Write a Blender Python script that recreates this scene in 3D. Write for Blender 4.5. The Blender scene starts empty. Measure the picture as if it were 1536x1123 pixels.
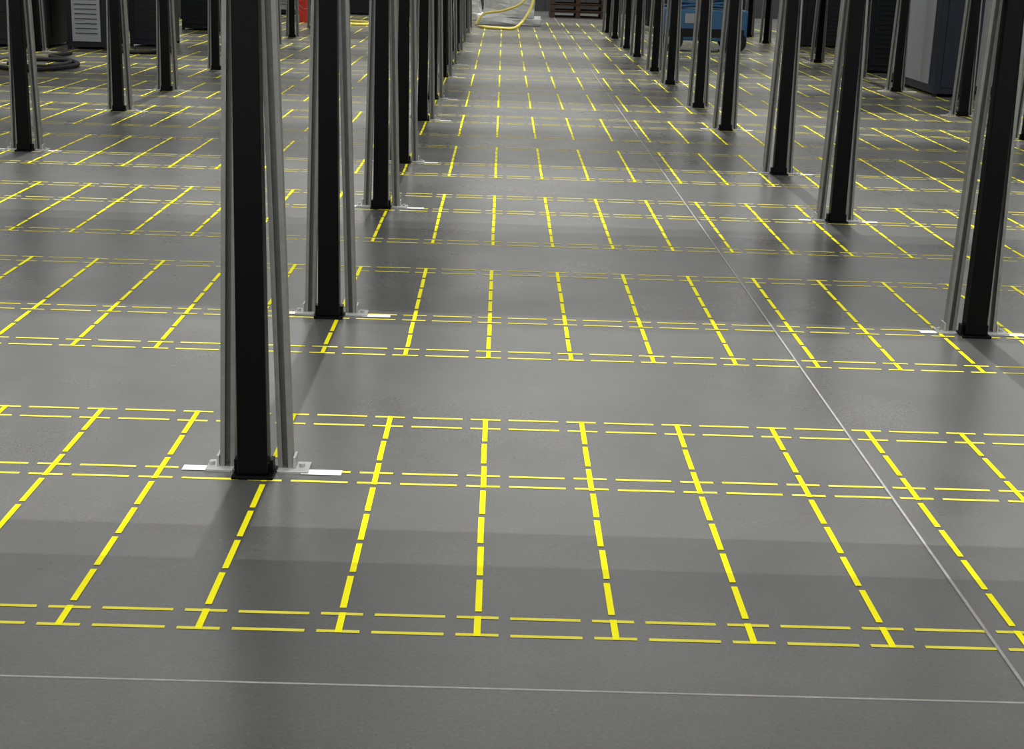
import bpy, bmesh, math, random
from mathutils import Vector, Matrix, noise
random.seed(7)
S=0.3; H=S/0.2103; X0=-0.054*S
sc=bpy.context.scene
sc.view_settings.view_transform='Standard'
sc.view_settings.look='None'

# ---------------- materials ----------------
def mat(name,col,rough=0.5,metal=0.0,spec=0.5,noise_amt=0.0,nscale=20,bump=0.0,coat=0.0):
    m=bpy.data.materials.new(name); m.use_nodes=True
    nt=m.node_tree; b=nt.nodes['Principled BSDF']
    b.inputs['Base Color'].default_value=(*col,1); b.inputs['Roughness'].default_value=rough
    b.inputs['Metallic'].default_value=metal; b.inputs['Specular IOR Level'].default_value=spec
    tc=nt.nodes.new('ShaderNodeTexCoord')
    n=nt.nodes.new('ShaderNodeTexNoise'); n.inputs['Scale'].default_value=nscale; n.inputs['Detail'].default_value=5
    nt.links.new(tc.outputs['Object'],n.inputs['Vector'])
    if noise_amt>0:
        r=nt.nodes.new('ShaderNodeMix'); r.data_type='RGBA'
        r.inputs[6].default_value=(*[c*(1-noise_amt) for c in col],1)
        r.inputs[7].default_value=(*[min(1,c*(1+noise_amt)) for c in col],1)
        nt.links.new(n.outputs['Fac'],r.inputs[0]); nt.links.new(r.outputs[2],b.inputs['Base Color'])
    if bump>0:
        bp=nt.nodes.new('ShaderNodeBump'); bp.inputs['Strength'].default_value=bump; bp.inputs['Distance'].default_value=0.01
        nt.links.new(n.outputs['Fac'],bp.inputs['Height']); nt.links.new(bp.outputs['Normal'],b.inputs['Normal'])
    return m
M_black=mat('black_paint',(0.003,0.003,0.0033),0.25,0,0.05,0.2,6,0.04)
M_galv=mat('galvanised_steel',(0.19,0.195,0.18),0.45,0.35,0.4,0.25,35,0.02)
M_zinc=mat('zinc_bracket',(0.33,0.34,0.33),0.4,0.4,0.5,0.2,30)
M_white=mat('white_tape',(0.7,0.7,0.68),0.5)
M_yel=mat('yellow_tape',(0.86,0.80,0.004),0.65,0,0.12,0.06,8)
M_yel2=mat('yellow_line_thin',(0.66,0.60,0.06),0.65,0,0.15,0.12,12)
M_joint=mat('joint_filler',(0.30,0.295,0.28),0.75,0,0.2,0.3,40)
M_dark=mat('dark_cabinet',(0.010,0.011,0.014),0.45,0,0.2,0.2,5)
M_navy=mat('navy_cabinet',(0.010,0.014,0.024),0.45,0,0.2,0.15,5)
M_panel=mat('grey_panel',(0.24,0.25,0.27),0.5,0,0.4,0.08,4)
M_blue=mat('blue_paint',(0.02,0.09,0.2),0.4,0,0.4,0.15,6)
M_rub=mat('black_rubber',(0.008,0.008,0.008),0.7,0,.2)
M_red=mat('red_plastic',(0.6,0.035,0.02),0.4)
M_wood=mat('pallet_wood',(0.06,0.038,0.026),0.8,0,0.2,0.4,15)
M_hose=mat('yellow_hose',(0.75,0.62,0.12),0.45)
M_foil=mat('plastic_wrap',(0.6,0.61,0.6),0.25,0.1,0.6,0.35,9,0.5)
M_wall=mat('wall_paint',(0.045,0.047,0.047),0.8,0,0.2,0.15,1)
M_wall_bounce=mat('wall_upper_bounce',(0.65,0.65,0.64),0.8,0,0.2,0.05,1)  # unseen upper wall, pale tone added to bounce light onto the far floor
M_shadow_slab=mat('shadow_slab_mat',(0.6,0.6,0.58),0.8)  # for the unseen slabs added to shade the floor

def floor_material():
    m=bpy.data.materials.new('polished_concrete'); m.use_nodes=True
    nt=m.node_tree; N=nt.nodes; L=nt.links; b=N['Principled BSDF']
    tc=N.new('ShaderNodeTexCoord')
    def noi(scale,detail,rough=0.6,dist=0):
        n=N.new('ShaderNodeTexNoise'); n.inputs['Scale'].default_value=scale; n.inputs['Detail'].default_value=detail
        n.inputs['Roughness'].default_value=rough; n.inputs['Distortion'].default_value=dist
        L.new(tc.outputs['Object'],n.inputs['Vector']); return n
    def ramp(src,p0,c0,p1,c1):
        r=N.new('ShaderNodeValToRGB'); r.color_ramp.elements[0].position=p0; r.color_ramp.elements[0].color=(*c0,1)
        r.color_ramp.elements[1].position=p1; r.color_ramp.elements[1].color=(*c1,1)
        L.new(src,r.inputs['Fac']); return r
    a=noi(1.0,8,0.68,0.4); ra=ramp(a.outputs['Fac'],0.3,(0.062,0.0625,0.060),0.72,(0.092,0.0925,0.089))
    f=noi(120,3,0.7); rf=ramp(f.outputs['Fac'],0.3,(0.80,0.80,0.80),0.7,(1.2,1.2,1.2))
    mx=N.new('ShaderNodeMix'); mx.data_type='RGBA'; mx.blend_type='MULTIPLY'; mx.inputs[0].default_value=1
    L.new(ra.outputs['Color'],mx.inputs[6]); L.new(rf.outputs['Color'],mx.inputs[7])
    v=N.new('ShaderNodeTexVoronoi'); v.inputs['Scale'].default_value=6; L.new(tc.outputs['Object'],v.inputs['Vector'])
    rs=ramp(v.outputs['Distance'],0.015,(1,1,1),0.03,(0,0,0))
    mp=N.new('ShaderNodeMapping'); mp.inputs['Rotation'].default_value=(0,0,0.5); mp.inputs['Scale'].default_value=(3,0.8,1)
    L.new(tc.outputs['Object'],mp.inputs['Vector'])
    sc_=N.new('ShaderNodeTexNoise'); sc_.inputs['Scale'].default_value=1.8; sc_.inputs['Detail'].default_value=9; sc_.inputs['Roughness'].default_value=0.7
    L.new(mp.outputs['Vector'],sc_.inputs['Vector'])
    rc=ramp(sc_.outputs['Fac'],0.55,(0,0,0),0.82,(0.45,0.45,0.45))
    ad=N.new('ShaderNodeMath'); ad.operation='MAXIMUM'; L.new(rs.outputs['Color'],ad.inputs[0]); L.new(rc.outputs['Color'],ad.inputs[1])
    mu=N.new('ShaderNodeMath'); mu.operation='MULTIPLY'; mu.inputs[1].default_value=0.3; L.new(ad.outputs[0],mu.inputs[0])
    m2=N.new('ShaderNodeMix'); m2.data_type='RGBA'; m2.inputs[7].default_value=(0.22,0.22,0.21,1)
    L.new(mu.outputs[0],m2.inputs[0]); L.new(mx.outputs[2],m2.inputs[6]); L.new(m2.outputs[2],b.inputs['Base Color'])
    r2=noi(1.3,6,0.6); rr=N.new('ShaderNodeMapRange'); rr.inputs['From Min'].default_value=0.3; rr.inputs['From Max'].default_value=0.7; rr.inputs['To Min'].default_value=0.24; rr.inputs['To Max'].default_value=0.35
    L.new(r2.outputs['Fac'],rr.inputs['Value']); L.new(rr.outputs['Result'],b.inputs['Roughness'])
    b.inputs['Specular IOR Level'].default_value=0.42
    bn=noi(50,3); bp=N.new('ShaderNodeBump'); bp.inputs['Strength'].default_value=0.03; bp.inputs['Distance'].default_value=0.01
    L.new(bn.outputs['Fac'],bp.inputs['Height']); L.new(bp.outputs['Normal'],b.inputs['Normal'])
    return m
M_floor=floor_material()

# ---------------- mesh builder ----------------
class MB:
    def __init__(s): s.bm=bmesh.new(); s.mats=[]
    def mi(s,m):
        if m not in s.mats: s.mats.append(m)
        return s.mats.index(m)
    def quad(s,pts,m):
        f=s.bm.faces.new([s.bm.verts.new(p) for p in pts]); f.material_index=s.mi(m)
    def box(s,x0,x1,y0,y1,z0,z1,m,bev=0,top=1.0):
        r=bmesh.ops.create_cube(s.bm,size=1)
        vs=r['verts']; xm=(x0+x1)/2
        for v in vs:
            t=top if v.co.z>0 else 1.0
            v.co=Vector((x0+(v.co.x+.5)*(x1-x0),y0+(v.co.y+.5)*(y1-y0),z0+(v.co.z+.5)*(z1-z0)))
            v.co.x=xm+(v.co.x-xm)*t
        fs=list({f for v in vs for f in v.link_faces})
        for f in fs: f.material_index=s.mi(m)
        if bev>0:
            es=list({e for v in vs for e in v.link_edges})
            rr=bmesh.ops.bevel(s.bm,geom=es,offset=bev,segments=2,affect='EDGES',profile=0.5)
            for f in rr['faces']: f.material_index=s.mi(m)
    def prism(s,prof,a,b,m):
        lo=[s.bm.verts.new(Vector((p[0],p[1],0))+a) for p in prof]
        hi=[s.bm.verts.new(Vector((p[0],p[1],0))+b) for p in prof]
        n=len(prof); k=s.mi(m)
        for i in range(n):
            f=s.bm.faces.new((lo[i],lo[(i+1)%n],hi[(i+1)%n],hi[i])); f.material_index=k
        f=s.bm.faces.new(hi); f.material_index=k
        f=s.bm.faces.new(lo[::-1]); f.material_index=k
    def cyl(s,p0,p1,r,m,r2=None,seg=20):
        p0=Vector(p0);p1=Vector(p1); d=p1-p0
        rr=bmesh.ops.create_cone(s.bm,cap_ends=True,segments=seg,radius1=r,radius2=r if r2 is None else r2,depth=d.length)
        q=d.to_track_quat('Z','Y').to_matrix().to_4x4(); T=Matrix.Translation((p0+p1)/2)@q
        for v in rr['verts']: v.co=T@v.co
        for f in {f for v in rr['verts'] for f in v.link_faces}: f.material_index=s.mi(m)
    def mesh(s,name):
        me=bpy.data.meshes.new(name); bmesh.ops.recalc_face_normals(s.bm,faces=s.bm.faces[:]); s.bm.to_mesh(me); s.bm.free()
        for m in s.mats: me.materials.append(m)
        return me
    def obj(s,name,loc=(0,0,0),rz=0):
        o=bpy.data.objects.new(name,s.mesh(name)); sc.collection.objects.link(o); o.location=loc; o.rotation_euler=(0,0,rz); return o

# ---------------- room shell ----------------
XL,XR,YB,YF=-11.0,12.0,-3.0,36.0
b=MB(); b.box(XL,XR,YB,YF,-0.2,0,M_floor); b.obj('floor')
WH=4.5; WL=1.6
b=MB(); b.box(XL-.2,XR+.2,YF,YF+.2,-0.2,WL,M_wall); b.box(XL-.2,XR+.2,YF,YF+.2,WL,WH,M_wall_bounce)
for i in range(24):
    x=XL+0.5+i*0.96; b.box(x,x+0.06,YF-0.04,YF-0.001,0,WL,M_wall)
b.obj('wall_back')
b=MB(); b.box(XL-.2,XL,YB,YF,-0.2,WL,M_wall); b.box(XL-.2,XL,YB,YF,WL,WH,M_wall_bounce); b.obj('wall_left')
b=MB(); b.box(XR,XR+.2,YB,YF,-0.2,WL,M_wall); b.box(XR,XR+.2,YB,YF,WL,WH,M_wall_bounce); b.obj('wall_right')

# ---------------- floor markings ----------------
P2=14.45
bands=[]
for k in range(8):
    o=k*P2
    bands.append((9.66+o,[12.71+o,12.98+o],14.69+o))
    bands.append((17.12+o,[18.85+o,19.12+o],22.11+o))
bands=[q for q in bands if q[2]*S<YF-4.5]
b=MB(); ZT=0.0009
def strip(x0,x1,y0,y1,m,z=ZT,j=0.0):
    b.quad([(x0,y0,z),(x1,y0+j,z),(x1,y1+j,z),(x0,y1,z)],m)
IMIN,IMAX=-30,34
for (n,mid,f) in bands:
    for Y in [n,n+0.285]+mid+[f-0.30,f]:
        y=Y*S; w=0.0064
        for i in range(IMIN,IMAX):
            cx=X0+i*S
            j=random.uniform(-.0015,.0015)
            strip(cx-0.155*S,cx+0.155*S,y-w+j,y+w+j,M_yel2)
            j=random.uniform(-.0015,.0015)
            strip(cx+0.24*S,cx+0.76*S,y-w+j,y+w+j,M_yel2)
    gaps=[n+0.35+0.655*k for k in range(8)]
    gaps=[g for g in gaps if g<f-0.15]
    ed=[n-0.02]+[v for g in gaps for v in (g-0.04,g+0.04)]+[f+0.02]
    for i in range(IMIN,IMAX):
        cx=X0+i*S
        for q in range(0,len(ed),2):
            j=random.uniform(-.0012,.0012); w=0.025*S
            strip(cx-w+j,cx+w+j,ed[q]*S,ed[q+1]*S,M_yel,ZT+0.0005)
b.obj('floor_marking_lines')
b=MB()
b.box(X0+3.77*S-0.0035,X0+3.77*S+0.0035,YB,YF,-0.001,0.0026,M_joint); b.obj('floor_joint')
b=MB()
b.box(XL,XR,8.87*S-0.0025,8.87*S+0.0025,-0.001,0.0012,M_joint); b.obj('floor_joint')

# ---------------- columns ----------------
HC=3.2; HB=2.1
def column_mesh():
    b=MB()
    b.box(-.042,.042,-.052,.014,.010,HC,M_black,.004,top=0.5)
    b.box(-.056,.058,-.070,.030,0,.010,M_black,.002)
    for sx in (-1,1):
        b.box(sx*.049-.005,sx*.049+.005,-.030,.010,.010,.045,M_black,.001)
    w,t,l=.0205,.003,.0125
    yy=.037
    for sx in (-1,1):
        cx0=sx*.081; cx1=sx*.028
        prof=[(-w,-w),(-w+l,-w),(-w+l,-w+.009),(-w+l-t,-w+.009),(-w+l-t,-w+t),(-w+t,-w+t),(-w+t,w-t),(w-t,w-t),(w-t,-w+t),(w-l+t,-w+t),(w-l+t,-w+.009),(w-l,-w+.009),(w-l,-w),(w,-w),(w,w),(-w,w)]
        b.prism(prof,Vector((cx0,yy,.008)),Vector((cx1,yy,HB)),M_galv)
        xa,xb=sorted((sx*.062,sx*(.138 if sx<0 else .148)))
        b.box(xa,xb,-.012,.072,0,.008,M_zinc,.001)
        xa,xb=sorted((sx*.1025,sx*.110))
        b.box(xa,xb,.012,.066,.008,.040,M_zinc,.001)
        b.cyl((sx*.126,.03,.008),(sx*.126,.03,.018),.009,M_zinc,seg=6)
        xa,xb=sorted((sx*.128,sx*(.205 if sx<0 else .24)))
        y0=-.006 if sx<0 else -.016
        b.quad([(xa,y0,.0022),(xb,y0,.0022),(xb,y0+.04,.0022),(xa,y0+.04,.0022)],M_white)
    b.box(-.055,.055,.058,.066,HB-.12,HB-.02,M_zinc,.001)
    return b.mesh('steel_column')
cm=column_mesh()
ROWS=[-27.72,-19.18,-10.64,-2.12,6.43,14.98,23.5,32.0]
CY=[]
for k in range(7):
    CY+= [12.93+k*14.5,19.0+k*14.5]
for r in ROWS:
    for y in CY:
        if y*S>29: continue
        if abs(r)>12 and y<30: continue
        o=bpy.data.objects.new('steel_column',cm); sc.collection.objects.link(o)
        o.location=(X0+r*S,y*S,0)
for r in ROWS:
    b=MB(); x=X0+r*S
    b.box(x-.05,x+.05,2.5,30,HC,HC+.01,M_black); b.box(x-.005,x+.005,2.5,30,HC+.01,HC+.13,M_black); b.box(x-.05,x+.05,2.5,30,HC+.13,HC+.14,M_black)
    b.obj('overhead_beam')
k=0
spans=[(1.2,11.6*S)]
while (26.1+k*14.45)*S<30:
    spans.append(((19.3+k*14.45)*S,(26.1+k*14.45)*S)); k+=1
for a,c in spans:  # unseen slabs, added and spaced to cast the dark bands on the floor
    b=MB(); b.box(-9,10.3,a,c,HC+.142,HC+.19,M_shadow_slab); b.obj('overhead_shadow_slab')

# ---------------- cabinets ----------------
def cabinet(w,d,h,body,side_panel=True,front_panel=True,louv=True):
    b=MB(); t=.04
    b.box(0,w,0,d,.03,h,body,.006)
    for x in (0.0,w-t):
        for y in (0.0,d-t):
            b.box(x,x+t,y,y+t,0,.03,M_rub)
    b.box(.07,w-.07,-.012,0,.10,h-.1,M_panel if front_panel else body,.003)
    for s_ in (-1,1):
        xa,xb=(-.012,0) if s_<0 else (w,w+.012)
        b.box(xa,xb,.22,d-.12,.12,h-.1,M_panel if side_panel else body,.003)
    if louv:
        z=.2
        while z<h-.2:
            b.box(.11,w-.11,-.02,-.012,z,z+.008,M_dark); z+=.06
    b.box(w*.8,w*.8+.02,-.035,-.012,1.0,1.25,M_rub,.003)
    return b
for (w,d,h,body,sp,fp,lv,loc) in [
    (.46,1.9,2.2,M_navy,True,False,False,(4.755,16.4,0)),
    (.55,1.2,2.2,M_dark,False,True,False,(5.25,16.8,0)),
    (.8,1.2,2.2,M_dark,False,False,True,(4.755,19.6,0)),
    (.8,1.2,2.2,M_dark,False,False,True,(5.75,19.9,0)),
    (.5,1.0,2.2,M_dark,False,True,True,(-5.55,19.3,0)),
    (.8,1.0,2.2,M_dark,False,False,True,(-6.6,19.3,0)),
    (.45,1.0,2.2,M_dark,False,False,True,(-4.95,20.1,0)),
    (.9,1.0,2.2,M_dark,True,False,True,(-7.6,19.5,0)),
    (.9,1.0,2.2,M_dark,False,False,True,(-5.1,24.1,0)),
    (.9,1.0,2.2,M_dark,False,True,True,(-7.3,22.4,0)),
    (.9,1.0,2.2,M_dark,False,False,True,(-10.0,20.4,0)),
    (.8,1.0,2.2,M_dark,False,False,True,(4.95,25.0,0)),
    (.8,1.0,2.2,M_navy,False,True,False,(5.9,25.1,0)),
    (.9,1.0,2.2,M_dark,False,False,True,(2.9,30.4,0)),
    (.9,1.0,2.2,M_navy,False,False,True,(4.0,30.6,0)),
    (.9,1.0,2.2,M_dark,False,True,True,(-4.6,30.2,0)),
    (.9,1.0,2.2,M_dark,False,False,True,(-3.3,31.2,0))]:
    cabinet(w,d,h,body,sp,fp,lv).obj('server_cabinet',loc)
def tube(b,pts,r,m,res=8,seg=8):
    P=[Vector(p) for p in pts]; out=[]
    for i in range(len(P)-1):
        p0=P[max(i-1,0)];p1=P[i];p2=P[i+1];p3=P[min(i+2,len(P)-1)]
        for k in range(res):
            t=k/res
            out.append(.5*((2*p1)+(-p0+p2)*t+(2*p0-5*p1+4*p2-p3)*t*t+(-p0+3*p1-3*p2+p3)*t**3))
    out.append(P[-1]); rings=[]
    for i,p in enumerate(out):
        d=(out[min(i+1,len(out)-1)]-out[max(i-1,0)]).normalized()
        u=d.cross(Vector((0,0,1)))
        if u.length<.01: u=Vector((1,0,0))
        u.normalize(); v=d.cross(u)
        rings.append([b.bm.verts.new(p+(u*math.cos(2*math.pi*j/seg)+v*math.sin(2*math.pi*j/seg))*r) for j in range(seg)])
    k=b.mi(m)
    for a,c in zip(rings,rings[1:]):
        for j in range(seg):
            f=b.bm.faces.new((a[j],a[(j+1)%seg],c[(j+1)%seg],c[j])); f.material_index=k; f.smooth=True
    for rg in (rings[0],rings[-1]):
        f=b.bm.faces.new(rg); f.material_index=k
b=MB()
tube(b,[(-5.35,16.0,.03),(-5.0,15.8,.03),(-4.75,16.1,.03),(-4.7,16.7,.03),(-5.0,17.3,.03),(-5.3,17.7,.03),(-5.2,18.2,.03)],.025,M_rub)
tube(b,[(-5.4,16.5,.03),(-5.1,16.2,.03),(-4.85,16.4,.03),(-4.9,17.1,.03),(-5.35,17.2,.03)],.025,M_rub)
b.obj('black_cable')
b=MB()
tube(b,[(-4.9,18.9,.03),(-4.5,18.7,.03),(-4.2,19.2,.03),(-4.35,19.7,.03)],.025,M_rub); b.obj('black_cable')
b=MB()
tube(b,[(-.42,27.6,.03),(-.1,27.2,.03),(.25,27.3,.05),(.5,27.8,.35),(.62,28.2,.75),(.75,28.4,1.0)],.026,M_hose)
tube(b,[(-.5,28.0,.03),(-.35,28.1,.23),(.0,28.1,.3),(.35,28.2,.45),(.6,28.3,.8),(.7,28.4,1.0)],.022,M_hose)
b.obj('yellow_hose')
b=MB()
tube(b,[(-2.9,27.4,.02),(-2.6,27.0,.02),(-2.2,27.3,.02),(-1.7,26.9,.02),(-1.3,27.1,.02),(-1.5,27.8,.02),(-2.3,27.8,.02),(-2.9,28.2,.02)],.03,M_hose); b.obj('yellow_hose')
def pile(loc,sizes,seed):
    b=MB()
    for z,(w,d,h) in sizes.items():
        b.box(-w/2,w/2,-d/2,d/2,z,z+h,M_foil,.02)
    bmesh.ops.subdivide_edges(b.bm,edges=b.bm.edges[:],cuts=3,use_grid_fill=True)
    for v in b.bm.verts:
        if v.co.z>.02: v.co+=noise.noise_vector(v.co*6+Vector((seed,0,0)))*.05
        v.co.z=max(0,v.co.z)
    b.obj('wrapped_equipment_pile',loc)
pile((.12,29.3,0),{0:(1.2,.9,.14),.12:(.95,.7,.38),.5:(.7,.55,.3),.8:(.5,.4,.35)},0)
pile((-.75,30.6,0),{0:(.7,.7,.12),.12:(.6,.6,.3),.42:(.45,.4,.3)},5)
b=MB()
for s_ in range(4):
    z=s_*.145
    for i in range(3): b.box(-.6+i*.55,-.5+i*.55,-.5,.5,z+.02,z+.11,M_wood)
    for i in range(7): b.box(-.6,.6,-.5+i*.153,-.41+i*.153,z+.11,z+.13,M_wood)
    for i in range(3): b.box(-.6,.6,-.5+i*.45,-.4+i*.45,z,z+.02,M_wood)
b.obj('wooden_pallet_stack',(1.62,33.2,0))
b=MB()
b.cyl((0,0,0),(0,0,.38),.13,M_red,.16,24); b.cyl((0,0,.36),(0,0,.39),.172,M_red,.172,24); b.cyl((0,0,.391),(0,0,.395),.14,M_rub,.14,24)
tube(b,[(-.17,0,.36),(-.12,-.1,.3),(0,-.19,.24),(.12,-.1,.3),(.17,0,.36)],.006,M_galv)
b.obj('red_bucket',(-3.58,27.7,0))
# scissor lift
b=MB()
b.box(-.65,.65,-.38,.38,.16,.62,M_blue,.02)
b.box(-.60,.60,-.40,-.38,.22,.34,M_rub)
b.box(-.3,.1,-.395,-.38,.42,.56,M_panel)
for x in (-.48,.48):
    for y in (-.40,.40):
        b.cyl((x,y-.05,.16),(x,y+.05,.16),.16,M_rub,seg=24); b.cyl((x,y-.055,.16),(x,y+.055,.16),.08,M_panel,seg=16)
for lv in range(3):
    for y in (-.28,.28):
        z0=.64+lv*.11
        for sg in (-1,1):
            b.cyl(Vector((-.55*sg,y,z0)),Vector((.55*sg,y,z0+.11)),.025,M_blue,seg=8)
b.box(-.68,.68,-.38,.38,.98,1.05,M_blue,.01)
for x in (-.66,0,.66):
    for y in (-.36,.36): b.cyl((x,y,1.05),(x,y,2.05),.018,M_panel,seg=8)
for z in (1.5,2.05):
    for y in (-.36,.36): b.cyl((-.66,y,z),(.66,y,z),.018,M_panel,seg=8)
    for x in (-.66,.66): b.cyl((x,-.36,z),(x,.36,z),.018,M_panel,seg=8)
b.box(.3,.6,-.44,-.40,1.2,1.5,M_dark,.01)
b.obj('scissor_lift',(3.05,23.2,0))

# ---------------- light ----------------
w=bpy.data.worlds.new('world'); sc.world=w; w.use_nodes=True
bg=w.node_tree.nodes['Background']; bg.inputs['Color'].default_value=(1,0.995,0.98,1); bg.inputs['Strength'].default_value=1.9
for i,(rx,e) in enumerate(((0.0,2.2),(math.radians(-3.6),1.5))):
    l=bpy.data.lights.new('hall_light','SUN'); l.energy=e; l.angle=0.004; l.color=(1,0.99,0.96)
    o=bpy.data.objects.new('hall_light',l); sc.collection.objects.link(o); o.rotation_euler=(rx,0,0); o.location=(0,10,12)

# ---------------- camera ----------------
f,pi_,ro,ya=2210.64,0.2817,-0.0334,0.0140
fw=Vector((math.sin(ya)*math.cos(pi_),math.cos(ya)*math.cos(pi_),-math.sin(pi_)))
r=Vector((math.cos(ya),-math.sin(ya),0)); d=fw.cross(r)
r2=r*math.cos(ro)+d*math.sin(ro); d2=-r*math.sin(ro)+d*math.cos(ro)
cam=bpy.data.cameras.new('camera'); co=bpy.data.objects.new('camera',cam); sc.collection.objects.link(co)
cam.sensor_fit='HORIZONTAL'; cam.sensor_width=36; cam.lens=36*f/1536; cam.clip_end=200; cam.clip_start=.05
u=-d2; bk=-fw
co.matrix_world=Matrix(((r2.x,u.x,bk.x,0),(r2.y,u.y,bk.y,0),(r2.z,u.z,bk.z,H),(0,0,0,1)))
sc.camera=co
